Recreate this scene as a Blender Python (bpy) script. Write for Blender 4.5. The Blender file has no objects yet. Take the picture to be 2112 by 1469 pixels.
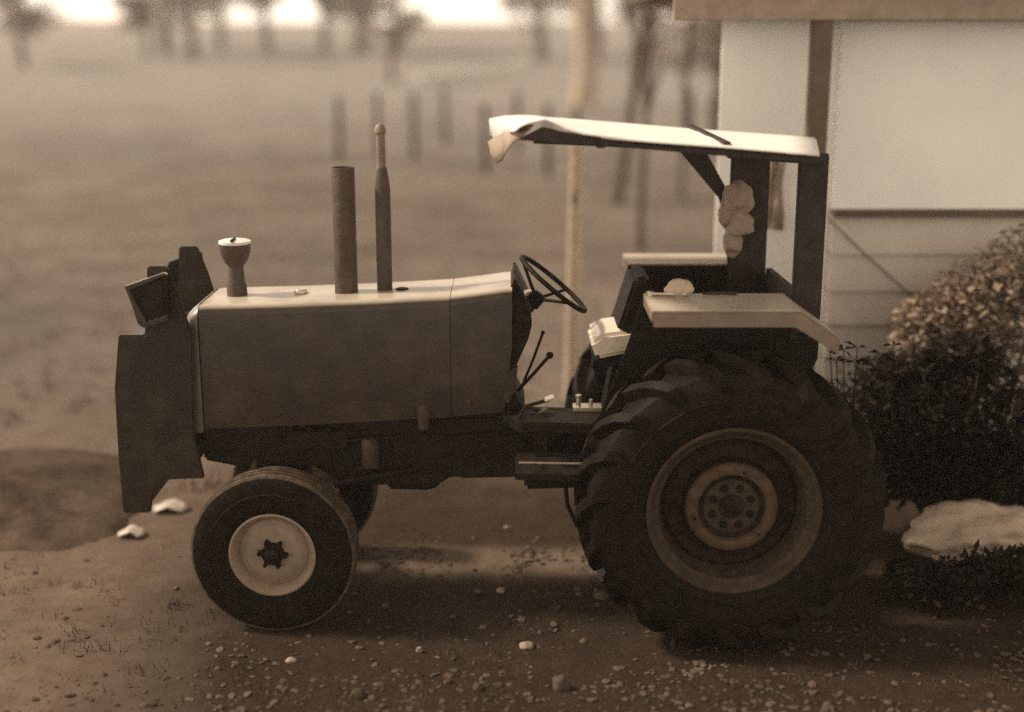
import bpy, bmesh, math, random
from mathutils import Vector, Matrix, noise
R = math.radians
rnd = random.Random(7)
S = bpy.context.scene
COL = S.collection

# ---------------------------------------------------------------- camera numbers
F, PITCH, CAM_Y, CAM_Z = 2680.0, R(13.7), -6.4, 3.24
SP, CP = math.sin(PITCH), math.cos(PITCH)
def ray(px, py):
    a, b = (px - 1056) / F, -(py - 734.5) / F
    return a, CP + b * SP, -SP + b * CP
def P(px, py, Y):                       # point of the upright plane y = Y
    dx, dy, dz = ray(px, py); t = (Y - CAM_Y) / dy
    return Vector((dx * t, Y, CAM_Z + dz * t))
def G(px, py, z=0.0):                   # point of the level plane
    dx, dy, dz = ray(px, py); t = (z - CAM_Z) / dz
    return Vector((dx * t, CAM_Y + dy * t, z))

# ---------------------------------------------------------------- materials
def mat(name, col, rough=.6, var=.35, scale=6.0, bump=.15, bscale=60, metal=0.0, coat=0.0, col2=None, dust=0.0, spec=.5, lit_top=0.0):
    m = bpy.data.materials.new(name); m.use_nodes = True
    nt = m.node_tree; N = nt.nodes; L = nt.links
    b = N['Principled BSDF']
    tc = N.new('ShaderNodeTexCoord')
    n1 = N.new('ShaderNodeTexNoise'); n1.inputs['Scale'].default_value = scale; n1.inputs['Detail'].default_value = 8; n1.inputs['Roughness'].default_value = .65
    L.new(tc.outputs['Object'], n1.inputs['Vector'])
    r = N.new('ShaderNodeValToRGB'); r.color_ramp.elements[0].position = .32; r.color_ramp.elements[1].position = .68
    c2 = col2 or tuple(min(1, c * (1 + var)) for c in col)
    c1 = tuple(c * (1 - var) for c in col)
    r.color_ramp.elements[0].color = (*c1, 1); r.color_ramp.elements[1].color = (*c2, 1)
    L.new(n1.outputs['Fac'], r.inputs['Fac'])
    out = r.outputs['Color']
    if dust:
        n3 = N.new('ShaderNodeTexNoise'); n3.inputs['Scale'].default_value = scale * 2.3; n3.inputs['Detail'].default_value = 10
        L.new(tc.outputs['Object'], n3.inputs['Vector'])
        mr = N.new('ShaderNodeMapRange'); mr.inputs['From Min'].default_value = .42; mr.inputs['From Max'].default_value = .75; mr.inputs['To Max'].default_value = dust
        L.new(n3.outputs['Fac'], mr.inputs['Value'])
        mx = N.new('ShaderNodeMix'); mx.data_type = 'RGBA'
        L.new(mr.outputs['Result'], mx.inputs['Factor']); L.new(out, mx.inputs['A']); mx.inputs['B'].default_value = (.30, .215, .145, 1)
        out = mx.outputs['Result']
    if lit_top:                          # light on upward faces put into the colour as a pale dusty layer
        ge = N.new('ShaderNodeNewGeometry'); sp = N.new('ShaderNodeSeparateXYZ'); L.new(ge.outputs['Normal'], sp.inputs[0])
        mr = N.new('ShaderNodeMapRange'); mr.inputs['From Min'].default_value = .55; mr.inputs['From Max'].default_value = .95; L.new(sp.outputs['Z'], mr.inputs['Value'])
        n4 = N.new('ShaderNodeTexNoise'); n4.inputs['Scale'].default_value = 3.5; n4.inputs['Detail'].default_value = 9; L.new(tc.outputs['Object'], n4.inputs['Vector'])
        m4 = N.new('ShaderNodeMapRange'); m4.inputs['From Min'].default_value = .2; m4.inputs['From Max'].default_value = .6; m4.inputs['To Min'].default_value = .55; L.new(n4.outputs['Fac'], m4.inputs['Value'])
        mu = N.new('ShaderNodeMath'); mu.operation = 'MULTIPLY'; L.new(mr.outputs['Result'], mu.inputs[0]); L.new(m4.outputs['Result'], mu.inputs[1])
        mz = N.new('ShaderNodeMath'); mz.operation = 'MULTIPLY'; L.new(mu.outputs[0], mz.inputs[0]); mz.inputs[1].default_value = lit_top
        mx = N.new('ShaderNodeMix'); mx.data_type = 'RGBA'; L.new(mz.outputs[0], mx.inputs['Factor']); L.new(out, mx.inputs['A']); mx.inputs['B'].default_value = (.46, .385, .30, 1)
        out = mx.outputs['Result']
    L.new(out, b.inputs['Base Color'])
    b.inputs['Roughness'].default_value = rough; b.inputs['Metallic'].default_value = metal
    b.inputs['Specular IOR Level'].default_value = spec
    if coat:
        b.inputs['Coat Weight'].default_value = coat; b.inputs['Coat Roughness'].default_value = .25
    if bump:
        n2 = N.new('ShaderNodeTexNoise'); n2.inputs['Scale'].default_value = bscale; n2.inputs['Detail'].default_value = 6
        L.new(tc.outputs['Object'], n2.inputs['Vector'])
        bp = N.new('ShaderNodeBump'); bp.inputs['Strength'].default_value = bump; bp.inputs['Distance'].default_value = .02
        L.new(n2.outputs['Fac'], bp.inputs['Height']); L.new(bp.outputs['Normal'], b.inputs['Normal'])
    return m

M = {}
M['paint'] = mat('hood_paint', (.026, .0152, .0083), .36, .38, 3, .06, 30, coat=.22, dust=.07, spec=.25, lit_top=.9)
M['nose'] = mat('grimy_nose_paint', (.019, .0115, .0065), .45, .4, 4, .08, 30, coat=.1, dust=.06, spec=.2)
M['cowl'] = mat('lit_cowl_paint', (.065, .044, .029), .45, .15, 4, .04, 30, dust=.12, coat=.5, lit_top=.95)  # paler than the hood: light on the curved front corner put into colour
M['fender'] = mat('fender_paint', (.15, .105, .072), .5, .15, 5, .05, 40, dust=.35, coat=.15, lit_top=.85)
M['dark'] = mat('oily_dark_iron', (.010, .0058, .003), .62, .4, 9, .25, 40, dust=.03, spec=.12)
M['black'] = mat('black_iron', (.007, .0042, .0022), .6, .4, 9, .2, 40, dust=.02, spec=.12)
M['post'] = mat('brown_frame_steel', (.022, .0145, .0095), .6, .25, 6, .1, 40, dust=.06, spec=.25)
M['pipe'] = mat('rusty_pipe', (.052, .032, .020), .75, .3, 9, .2, 60, dust=.1)
M['pipe_pale'] = mat('galvanised_pipe', (.17, .125, .09), .6, .25, 9, .15, 60)
M['rubber'] = mat('tyre_rubber', (.0065, .0037, .0019), .6, .35, 7, .15, 60, dust=.028, spec=.10)
M['rubber_worn'] = mat('dusty_tyre_rubber', (.0065, .0037, .0019), .7, .35, 7, .2, 60, dust=.028, spec=.08)
M['tread'] = mat('dusty_tread_rubber', (.05, .033, .021), .8, .35, 9, .3, 60, dust=.25, spec=.15)
M['rim'] = mat('faded_rim_paint', (.038, .026, .018), .65, .25, 8, .1, 50, dust=.10, spec=.1)
M['rim_pale'] = mat('pale_rim_paint', (.21, .15, .105), .6, .2, 8, .1, 50, dust=.3)
M['rim_mid'] = mat('dusty_hub_paint', (.058, .037, .023), .65, .25, 8, .1, 50, dust=.12, spec=.1)
M['rim_dark'] = mat('grimy_rim_paint', (.012, .007, .004), .65, .3, 8, .1, 50, dust=.06, spec=.1)
M['chrome'] = mat('worn_bright_steel', (.62, .53, .43), .3, .15, 12, .05, 60, metal=.85)
M['white'] = mat('off_white_paint', (.62, .58, .53), .55, .08, 5, .05, 30)
M['canvas'] = mat('pale_canopy_sheet', (.70, .66, .60), .6, .10, 5, .12, 14)
M['cloth'] = mat('pale_brown_cloth', (.27, .20, .145), .85, .2, 7, .2, 30)
M['seat'] = mat('worn_seat_vinyl', (.56, .47, .37), .5, .15, 12, .1, 30)
M['ink'] = mat('printed_ink', (.05, .032, .02), .7, .1, 10, 0)
M['glass'] = mat('lamp_glass', (.22, .155, .105), .15, .1, 4, 0)
M['wall'] = mat('white_wall_paint', (.86, .82, .765), .75, .06, 1.5, .06, 25)
M['siding'] = mat('pale_siding_paint', (.56, .49, .42), .75, .08, 1.5, .08, 25)
M['trim'] = mat('brown_timber', (.105, .070, .047), .75, .25, 5, .2, 40)
M['wood'] = mat('weathered_pale_wood', (.27, .205, .15), .8, .2, 7, .3, 40)
M['bark'] = mat('tree_bark', (.075, .050, .033), .9, .3, 8, .4, 30)
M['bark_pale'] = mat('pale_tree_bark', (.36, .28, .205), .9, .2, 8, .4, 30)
M['leaf'] = mat('dark_leaf', (.010, .0065, .0038), .6, .4, 3, 0, spec=.15)
M['leaf_dry'] = mat('dry_brown_leaf', (.27, .20, .145), .85, .12, 3, 0, spec=.05)
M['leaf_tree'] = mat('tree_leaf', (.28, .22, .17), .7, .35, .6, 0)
M['grass'] = mat('dry_grass', (.16, .11, .07), .8, .4, 2, 0)
M['stone'] = mat('pebble', (.072, .051, .036), .85, .5, 3, .2, 60, spec=.15)
M['pebble_pale'] = mat('pale_pebble', (.20, .15, .11), .8, .2, 8, .25, 40)
M['stone_pale'] = mat('pale_stone', (.46, .36, .265), .8, .2, 8, .25, 40)
M['scrap'] = mat('pale_plastic_scrap', (.40, .33, .26), .4, .1, 8, .05, 40)

# ---------------------------------------------------------------- object helpers
def link(name, me, m=None, parent=None, smooth=0):
    o = bpy.data.objects.new(name, me); COL.objects.link(o)
    if m: me.materials.append(m)
    if parent: o.parent = parent
    if smooth:
        me.polygons.foreach_set('use_smooth', [True] * len(me.polygons))
        try: me.set_sharp_from_angle(angle=R(smooth))
        except Exception: pass
    return o
def fin(name, bm, m, parent=None, smooth=35, bevel=0, seg=2):
    bmesh.ops.recalc_face_normals(bm, faces=bm.faces)
    if bevel:
        es = [e for e in bm.edges if len(e.link_faces) == 2 and e.calc_face_angle(0) > R(25)]
        bmesh.ops.bevel(bm, geom=es, offset=bevel, segments=seg, affect='EDGES', clamp_overlap=True)
    me = bpy.data.meshes.new(name); bm.to_mesh(me); bm.free()
    return link(name, me, m, parent, smooth)
def empty(name, loc=(0, 0, 0)):
    o = bpy.data.objects.new(name, None); COL.objects.link(o); o.empty_display_size = .1
    return o
def tag(o, label=None, cat=None, group=None, kind=None):
    if label: o['label'] = label
    if cat: o['category'] = cat
    if group: o['group'] = group
    if kind: o['kind'] = kind
    return o
def prism(bm, pts, Y0, Y1):             # pts: (x, z) pairs or Vectors, extruded along y
    q = [(v[0], v[-1]) for v in pts]
    a = [bm.verts.new((x, Y0, z)) for x, z in q]; b = [bm.verts.new((x, Y1, z)) for x, z in q]
    bm.faces.new(a); bm.faces.new(b[::-1]); n = len(q)
    for i in range(n): bm.faces.new((a[i], b[i], b[(i + 1) % n], a[(i + 1) % n]))
def pprism(pts, Yp, Y0, Y1):
    bm = bmesh.new(); prism(bm, [P(x, y, Yp) for x, y in pts], Y0, Y1); return bm
def box(bm, c, s, rot=None):
    r = bmesh.ops.create_cube(bm, size=1); vs = r['verts']
    bmesh.ops.scale(bm, vec=s, verts=vs)
    if rot: bmesh.ops.rotate(bm, cent=(0, 0, 0), matrix=rot, verts=vs)
    bmesh.ops.translate(bm, vec=c, verts=vs); return vs
def tube(bm, pts, rad, n=10, closed=False):
    pts = [Vector(p) for p in pts]; rings = []
    m = len(pts); rads = rad if isinstance(rad, (list, tuple)) else [rad] * m
    up = None
    for i, p in enumerate(pts):
        a = pts[i - 1] if (i or closed) else p; c = pts[(i + 1) % m] if (i < m - 1 or closed) else p
        d = (c - a).normalized()
        if up is None: up = Vector((0, 0, 1)) if abs(d.z) < .9 else Vector((1, 0, 0))
        u = (up - d * up.dot(d)).normalized(); w = d.cross(u); up = u
        rings.append([bm.verts.new(p + (u * math.cos(k * 2 * math.pi / n) + w * math.sin(k * 2 * math.pi / n)) * rads[i]) for k in range(n)])
    for i in range(m if closed else m - 1):
        A, B = rings[i], rings[(i + 1) % m]
        for k in range(n): bm.faces.new((A[k], A[(k + 1) % n], B[(k + 1) % n], B[k]))
    if not closed: bm.faces.new(rings[0][::-1]); bm.faces.new(rings[-1])
def lathe(bm, prof, c, axis='z', n=48, cap=True):   # prof: (r, t) pairs
    c = Vector(c); rings = []
    for r, t in prof:
        ring = []
        for k in range(n):
            a = 2 * math.pi * k / n
            if axis == 'z': v = Vector((r * math.cos(a), r * math.sin(a), t))
            else: v = Vector((r * math.cos(a), t, r * math.sin(a)))
            ring.append(bm.verts.new(c + v))
        rings.append(ring)
    for A, B in zip(rings, rings[1:]):
        for k in range(n): bm.faces.new((A[k], A[(k + 1) % n], B[(k + 1) % n], B[k]))
    if cap:
        bm.faces.new(rings[0]); bm.faces.new(rings[-1][::-1])
def rawmesh(name, V, Fc, m, parent=None, smooth=0):
    me = bpy.data.meshes.new(name); me.from_pydata(V, [], Fc); me.update()
    return link(name, me, m, parent, smooth)

# ================================================================= SETTING
# ---- ground: one sheet to the horizon, finely divided near the tractor
def axis_pts(lo, hi, c, n, k):
    out = []
    a, b = math.asinh((lo - c) * k), math.asinh((hi - c) * k)
    for i in range(n): out.append(c + math.sinh(a + (b - a) * i / (n - 1)) / k)
    return out
def ground_z(x, y):
    z = .014 * noise.noise((x * 2.2, y * 2.2, 0)) + .016 * noise.noise((x * 6, y * 6, 3))
    far = max(0, min(1, (y - 4) / 12))
    u = max(0, y - 16); z += .030 * u * u / (u + 14)          # the field climbs gently away from the yard
    z += far * .16 * noise.noise((x * .13, y * .13, 5)) + far * .05 * noise.noise((x * .6, y * .6, 9))
    return z
def GZ(px, py):
    dx, dy, dz = ray(px, py); t = 2.0
    while t < 400:
        if CAM_Z + dz * t <= ground_z(dx * t, CAM_Y + dy * t): break
        t += .05 + t * .002
    return Vector((dx * t, CAM_Y + dy * t, ground_z(dx * t, CAM_Y + dy * t)))
xs = axis_pts(-230, 230, 0, 260, .9); ys = axis_pts(-9, 240, 0, 240, .9)
V = [(x, y, ground_z(x, y)) for y in ys for x in xs]; nx = len(xs)
Fc = [(j * nx + i, j * nx + i + 1, (j + 1) * nx + i + 1, (j + 1) * nx + i) for j in range(len(ys) - 1) for i in range(nx - 1)]
gm = bpy.data.materials.new('ground_earth'); gm.use_nodes = True
nt = gm.node_tree; N = nt.nodes; L = nt.links; b = N['Principled BSDF']; b.inputs['Roughness'].default_value = .95; b.inputs['Specular IOR Level'].default_value = .08
tc = N.new('ShaderNodeTexCoord'); sx = N.new('ShaderNodeSeparateXYZ'); L.new(tc.outputs['Object'], sx.inputs[0])
def nz(scale, det=8, rough=.6):
    n = N.new('ShaderNodeTexNoise'); n.inputs['Scale'].default_value = scale; n.inputs['Detail'].default_value = det; n.inputs['Roughness'].default_value = rough
    L.new(tc.outputs['Object'], n.inputs['Vector']); return n.outputs['Fac']
def ramp(src, p0, c0, p1, c1):
    r = N.new('ShaderNodeValToRGB'); e = r.color_ramp.elements
    e[0].position = p0; e[0].color = (*c0, 1); e[1].position = p1; e[1].color = (*c1, 1); L.new(src, r.inputs['Fac']); return r.outputs['Color']
def mix(fac, a, c):
    m = N.new('ShaderNodeMix'); m.data_type = 'RGBA'; L.new(fac, m.inputs['Factor']); L.new(a, m.inputs['A']); L.new(c, m.inputs['B']); return m.outputs['Result']
def mathn(op, a, c=None, v=None):
    m = N.new('ShaderNodeMath'); m.operation = op; m.use_clamp = False; L.new(a, m.inputs[0])
    if c is not None: L.new(c, m.inputs[1])
    elif v is not None: m.inputs[1].default_value = v
    return m.outputs[0]
dirt = ramp(nz(5.5, 10, .7), .3, (.019, .0118, .007), .72, (.048, .031, .0195))
dirt2 = ramp(nz(38, 6, .7), .35, (.012, .0075, .0045), .7, (.062, .041, .0265))
mm = N.new('ShaderNodeMix'); mm.data_type = 'RGBA'; mm.inputs['Factor'].default_value = .4; L.new(dirt, mm.inputs['A']); L.new(dirt2, mm.inputs['B']); dirt = mm.outputs['Result']
field = ramp(nz(.55, 12, .7), .3, (.075, .058, .045), .7, (.185, .150, .122))
fine = ramp(nz(9, 6, .7), .3, (.08, .062, .048), .7, (.19, .154, .125))
mm = N.new('ShaderNodeMix'); mm.data_type = 'RGBA'; mm.inputs['Factor'].default_value = .35; L.new(field, mm.inputs['A']); L.new(fine, mm.inputs['B']); field = mm.outputs['Result']
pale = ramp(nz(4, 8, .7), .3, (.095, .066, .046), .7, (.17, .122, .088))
# field begins a little behind the tractor; a paler patch lies left of it
w = mathn('MULTIPLY', mathn('SUBTRACT', nz(.8, 6), v=.5), v=3.5)
ff = N.new('ShaderNodeMapRange'); L.new(mathn('ADD', sx.outputs['Y'], w), ff.inputs['Value']); ff.inputs['From Min'].default_value = 2.3; ff.inputs['From Max'].default_value = 5.5
pf = N.new('ShaderNodeMapRange'); L.new(mathn('ADD', sx.outputs['X'], mathn('MULTIPLY', w, v=.35)), pf.inputs['Value']); pf.inputs['From Min'].default_value = -1.5; pf.inputs['From Max'].default_value = -2.6
near = mix(pf.outputs['Result'], dirt, pale)
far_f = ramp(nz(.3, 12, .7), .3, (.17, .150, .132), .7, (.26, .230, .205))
mo = ramp(nz(.16, 8, .75), .36, (.62, .60, .58), .62, (1.22, 1.22, 1.22))
mq = N.new('ShaderNodeMix'); mq.data_type = 'RGBA'; mq.blend_type = 'MULTIPLY'; mq.inputs['Factor'].default_value = 1; L.new(field, mq.inputs['A']); L.new(mo, mq.inputs['B']); field = mq.outputs['Result']
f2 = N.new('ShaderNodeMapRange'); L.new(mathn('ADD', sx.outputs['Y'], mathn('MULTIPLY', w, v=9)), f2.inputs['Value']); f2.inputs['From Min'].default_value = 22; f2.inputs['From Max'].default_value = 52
field = mix(f2.outputs['Result'], field, far_f)  # far half paled in its colour to stand for distance haze and glow
# sunlight falling between the wheels, put into the ground colour as a paler strip
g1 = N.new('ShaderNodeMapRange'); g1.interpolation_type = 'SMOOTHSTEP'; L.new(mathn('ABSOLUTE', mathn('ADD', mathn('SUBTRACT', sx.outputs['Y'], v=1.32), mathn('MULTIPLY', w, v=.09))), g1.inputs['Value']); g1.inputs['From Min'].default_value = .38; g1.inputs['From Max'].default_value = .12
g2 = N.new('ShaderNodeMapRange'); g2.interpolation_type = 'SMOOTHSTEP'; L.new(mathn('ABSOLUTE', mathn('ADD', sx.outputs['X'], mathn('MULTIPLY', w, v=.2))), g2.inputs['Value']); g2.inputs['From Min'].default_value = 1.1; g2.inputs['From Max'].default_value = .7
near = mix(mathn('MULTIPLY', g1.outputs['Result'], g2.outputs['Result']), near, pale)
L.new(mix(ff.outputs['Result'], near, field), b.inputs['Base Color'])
bp = N.new('ShaderNodeBump'); bp.inputs['Strength'].default_value = .6; bp.inputs['Distance'].default_value = .03; L.new(nz(30, 10, .75), bp.inputs['Height']); L.new(bp.outputs['Normal'], b.inputs['Normal'])
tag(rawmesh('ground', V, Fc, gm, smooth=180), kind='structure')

# ---- gentle hills on the horizon
V, Fc = [], []
nh = 160
for i in range(nh):
    x = -230 + 460 * i / (nh - 1); h = 5.7 + 1.6 * noise.noise((x * .02, 3, 0)) + .5 * noise.noise((x * .1, 7, 0))
    for j, (y, k) in enumerate(((170, -.05), (190, .35), (210, .8), (228, 1.0), (239, 1.0))):
        V.append((x, y, 3.0 + (h - 2.6) * k + (.5 * noise.noise((x * .3, y * .3, 2)) if k > .3 else 0)))
for i in range(nh - 1):
    for j in range(4): a = i * 5 + j; Fc.append((a, a + 5, a + 6, a + 1))
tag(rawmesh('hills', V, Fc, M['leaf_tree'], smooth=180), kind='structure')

# ---- low dark earth bank left of the tractor's nose
V, Fc = [], []
nb, mb = 90, 14
for i in range(nb):
    x = -9.2 + 6.6 * i / (nb - 1); e = min(1, (nb - 1 - i) / 14) ** .6 * min(1, i / 8 + .05)
    for j in range(mb):
        t = j / (mb - 1); y = 1.45 + 2.1 * t + .25 * noise.noise((x * .5, 1, 2))
        V.append((x, y, -.03 + e * (.30 * math.sin(math.pi * t) ** .8) * (1 + .35 * noise.noise((x * 1.4, y * 1.4, 0))) + .03 * noise.noise((x * 6, y * 6, 0))))
for i in range(nb - 1):
    for j in range(mb - 1): a = i * mb + j; Fc.append((a, a + mb, a + mb + 1, a + 1))
M['soil'] = mat('dark_soil', (.070, .048, .034), .97, .45, 4, .7, 25, spec=.05)
tag(rawmesh('earth_bank', V, Fc, M['soil'], smooth=180), kind='structure')

# ---- gravel: thousands of small stones, nobody could count them
ico = bmesh.new(); bmesh.ops.create_icosphere(ico, subdivisions=2, radius=1)
IV = [v.co.copy() for v in ico.verts]; IFc = [tuple(v.index for v in f.verts) for f in ico.faces]; ico.free()
ico = bmesh.new(); bmesh.ops.create_icosphere(ico, subdivisions=1, radius=1)
JV = [v.co.copy() for v in ico.verts]; JFc = [tuple(v.index for v in f.verts) for f in ico.faces]; ico.free()
def rock(Vl, Fl, c, s, seed, base=None, flat=.6):
    BV, BF = base or (JV, JFc)
    o = len(Vl); rot = Matrix.Rotation(rnd.uniform(0, 6.28), 3, 'Z') @ Matrix.Rotation(rnd.uniform(-.4, .4), 3, 'X')
    sc = Vector((s * rnd.uniform(.8, 1.4), s * rnd.uniform(.7, 1.1), s * rnd.uniform(.6, 1.) * flat))
    for v in BV:
        k = 1 + .35 * noise.noise(v * 1.3 + Vector((seed, 0, 0)))
        Vl.append(tuple(Vector(c) + rot @ Vector((v.x * sc.x * k, v.y * sc.y * k, v.z * sc.z * k))))
    Fl += [tuple(o + i for i in f) for f in BF]
V, Fc = [], []
cnt = 0
while cnt < 2900:
    px, py = rnd.uniform(-100, 2200), 1120 + 400 * rnd.random() ** .55
    g = G(px, py)
    dens = noise.noise((g.x * 1.6, g.y * 1.6, 4)) + (.35 if py > 1390 else -.12)
    if rnd.random() > .5 + dens: continue
    if px < 420 and rnd.random() < .6: continue
    s = .004 + .024 * rnd.random() ** 3.2
    rock(V, Fc, (g.x, g.y, ground_z(g.x, g.y) + s * .08), s, cnt * .37); cnt += 1
for i in range(900):
    g = G(rnd.gauss(980, 160), rnd.gauss(1165, 26))
    if noise.noise((g.x * 2.5, g.y * 2.5, 8)) < -.1: continue
    s = .005 + .022 * rnd.random() ** 3; rock(V, Fc, (g.x, g.y, ground_z(g.x, g.y) + s * .08), s, i * .71)
tag(rawmesh('gravel', V, Fc, M['stone'], smooth=50), kind='stuff')

# ---- dry grass in the field
V, Fc = [], []
for i in range(3600):
    y = 2.6 + 22 * rnd.random() ** 1.6; x = rnd.uniform(-1, 1) * (3.4 + y * .52)
    if y < 3.4 and x > -1.2: continue
    if noise.noise((x * .6, y * .6, 11)) < -.15: continue
    z = ground_z(x, y)
    for k in range(6):
        a = rnd.uniform(0, 6.28); h = rnd.uniform(.04, .15); ww = .006; ln = rnd.uniform(.02, .08)
        bx, by = x + rnd.uniform(-.06, .06), y + rnd.uniform(-.06, .06); o = len(V)
        V += [(bx - ww * math.sin(a), by + ww * math.cos(a), z - .01), (bx + ww * math.sin(a), by - ww * math.cos(a), z - .01), (bx + ln * math.cos(a), by + ln * math.sin(a), z + h)]
        Fc.append((o, o + 1, o + 2))
tag(rawmesh('grass', V, Fc, M['grass']), kind='stuff')

# ---- low dark weeds on the bare ground
V, Fc = [], []
for i in range(520):
    g = G(rnd.uniform(-60, 2170), 1010 + 450 * rnd.random()); x, y = g.x, g.y
    if noise.noise((x * 1.3, y * 1.3, 31)) < .05: continue
    z = ground_z(x, y)
    for k in range(9):
        a = rnd.uniform(0, 6.28); h = rnd.uniform(.012, .05); ww = .004; ln = rnd.uniform(.01, .05)
        bx, by = x + rnd.gauss(0, .035), y + rnd.gauss(0, .035); o = len(V)
        V += [(bx - ww * math.sin(a), by + ww * math.cos(a), z - .01), (bx + ww * math.sin(a), by - ww * math.cos(a), z - .01), (bx + ln * math.cos(a), by + ln * math.sin(a), z + h)]
        Fc.append((o, o + 1, o + 2))
M['weed'] = mat('low_weed', (.055, .038, .025), .85, .5, 3, 0, spec=.1)
tag(rawmesh('ground_cover', V, Fc, M['weed']), kind='stuff')

# ---- foliage helper: many small folded leaves through a volume
def leaves(centers, n, size, seed=1, hang=0.0):
    r = random.Random(seed); V, Fc = [], []
    for i in range(n):
        c, rad = centers[r.randrange(len(centers))]
        d = Vector((r.gauss(0, 1), r.gauss(0, 1), r.gauss(0, 1))).normalized() * (r.random() ** .45)
        p = Vector(c) + Vector((d.x * rad[0], d.y * rad[1], d.z * rad[2]))
        ax = Vector((r.uniform(-1, 1), r.uniform(-1, 1), r.uniform(-.5, .8) - hang)).normalized()
        up = Vector((r.uniform(-.6, .6), r.uniform(-.6, .6), 1)); sd = ax.cross(up)
        if sd.length < .1: continue
        sd.normalize(); nn = sd.cross(ax); s = size * r.uniform(.35, 1.0) * (1.6 if r.random() < .25 else 1); o = len(V)
        V += [tuple(p), tuple(p + ax * s * .45 + sd * s * .26 + nn * s * .06), tuple(p + ax * s), tuple(p + ax * s * .45 - sd * s * .26 + nn * s * .06)]
        Fc += [(o, o + 1, o + 2), (o, o + 2, o + 3)]
    return V, Fc
def tree(name, label, x, y, h, r0, lean=0, crown=(1.6, 1.6, 1.5), cz=.7, n=1400, ls=.28, seed=1, bark='bark', leaf='leaf_tree', cat='tree', group=None, blobs=9):
    rr = random.Random(seed); t = empty(name); t.location = (x, y, ground_z(x, y)); tag(t, label, cat, group)
    bm = bmesh.new(); pts = []; k = 9
    for i in range(k):
        u = i / (k - 1); pts.append((lean * u + .12 * r0 * 8 * noise.noise((u * 3, seed, 0)), .1 * noise.noise((u * 3, seed, 5)), -.1 + h * u))
    tube(bm, pts, [r0 * (1.25 - .95 * i / (k - 1)) for i in range(k)], 9)
    cs = []
    for i in range(blobs):
        a = rr.uniform(0, 6.28); q = rr.random() ** .6
        c = Vector((lean * cz + math.cos(a) * crown[0] * q, math.sin(a) * crown[1] * q, h * cz + rr.uniform(-1, 1) * crown[2]))
        cs.append((c, (crown[0] * rr.uniform(.28, .5), crown[1] * rr.uniform(.28, .5), crown[2] * rr.uniform(.25, .45))))
        u = rr.uniform(.4, .85); bpt = Vector(pts[int(u * (k - 1))])
        mid = (bpt + c) / 2 + Vector((0, 0, .1 * h * rr.random()))
        tube(bm, [bpt, mid, c], [r0 * .45, r0 * .3, r0 * .1], 6)
    fin('trunk', bm, M[bark], t)
    V, Fc = leaves(cs, n, ls, seed)
    rawmesh('crown', V, Fc, M[leaf], t)
    return t

# ---- tree line along the far edge of the field
TL = [(-27.5, 100, 10, .3), (-22.5, 88, 12, .3), (-15.5, 104, 11, .3), (-11.5, 94, 12, .34), (-8.9, 98, 10, .26),
      (2.2, 90, 13, .36), (5.6, 84, 12, .34), (9.5, 96, 12, .3), (13.2, 78, 11, .3), (16.5, 88, 12, .32), (-31, 78, 8, .22), (20, 92, 12, .34), (-24.5, 106, 12, .3), (-19, 98, 12, .3), (-13.5, 110, 13, .3), (7.5, 108, 13, .3), (-30, 108, 12, .3)]
for i, (x, y, h, r0) in enumerate(TL):
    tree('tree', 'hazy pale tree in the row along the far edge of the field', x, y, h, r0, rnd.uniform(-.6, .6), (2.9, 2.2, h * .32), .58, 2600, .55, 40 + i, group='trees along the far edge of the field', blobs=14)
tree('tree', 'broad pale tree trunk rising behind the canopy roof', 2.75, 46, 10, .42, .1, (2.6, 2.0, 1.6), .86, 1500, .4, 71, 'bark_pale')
tree('tree', 'thin dark leaning tree trunk seen under the canopy', 2.03, 19, 4.6, .10, .65, (.9, .8, .8), .95, 700, .2, 72)
tree('tree', 'slim upright dark tree trunk seen under the canopy', 2.01, 13.8, 4.3, .055, .05, (.8, .7, .5), 1.02, 260, .13, 73)
tree('tree', 'very thin faint tree stem just right of the upright dark trunk', 3.35, 19.5, 4.4, .05, .1, (.6, .6, .6), 1.0, 300, .16, 74)
tree('tree', 'dark bushy tree against the left edge of the house wall', 5.6, 30, 4.6, .14, .2, (1.9, 1.5, 1.0), .72, 2400, .26, 75, blobs=16)
tree('tree', 'broad hazy bush far off at the left of the field', -27, 92, 6.0, .2, .3, (2.2, 1.8, 1.2), .55, 2200, .4, 76, blobs=14)
tree('tree', 'small dark round tree above the tall thin stack', -6.2, 62, 4.4, .14, .1, (1.5, 1.3, .9), .62, 1400, .3, 77)

# ---- wire fence in the field
fe = empty('wire_fence'); tag(fe, 'faint wire fence of thin dark posts crossing the field', 'fence')
fps = [(700, 330), (780, 322), (855, 332), (920, 300), (1003, 360), (1066, 318), (1130, 440), (1190, 372), (1420, 330), (1470, 322)]
fpos = []
for i, (px, py) in enumerate(fps):
    g = GZ(px, min(py, 366)); z = g.z; bm = bmesh.new(); h = 1.55 + .25 * rnd.random()
    tube(bm, [(g.x, g.y, z - .2), (g.x + rnd.uniform(-.05, .05), g.y, z + h)], [.075, .062], 8)
    fin('fence_post', bm, M['black'], fe); fpos.append((g.x, g.y, z))
bm = bmesh.new()
for hgt in (.5, .95, 1.35):
    for a, c in zip(fpos, fpos[1:]):
        m = [(a[k] + c[k]) / 2 for k in range(3)]
        tube(bm, [(a[0], a[1], a[2] + hgt), (m[0], m[1], m[2] + hgt - .03), (c[0], c[1], c[2] + hgt)], .007, 4)
fin('fence_wire', bm, M['bark'], fe)

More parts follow.
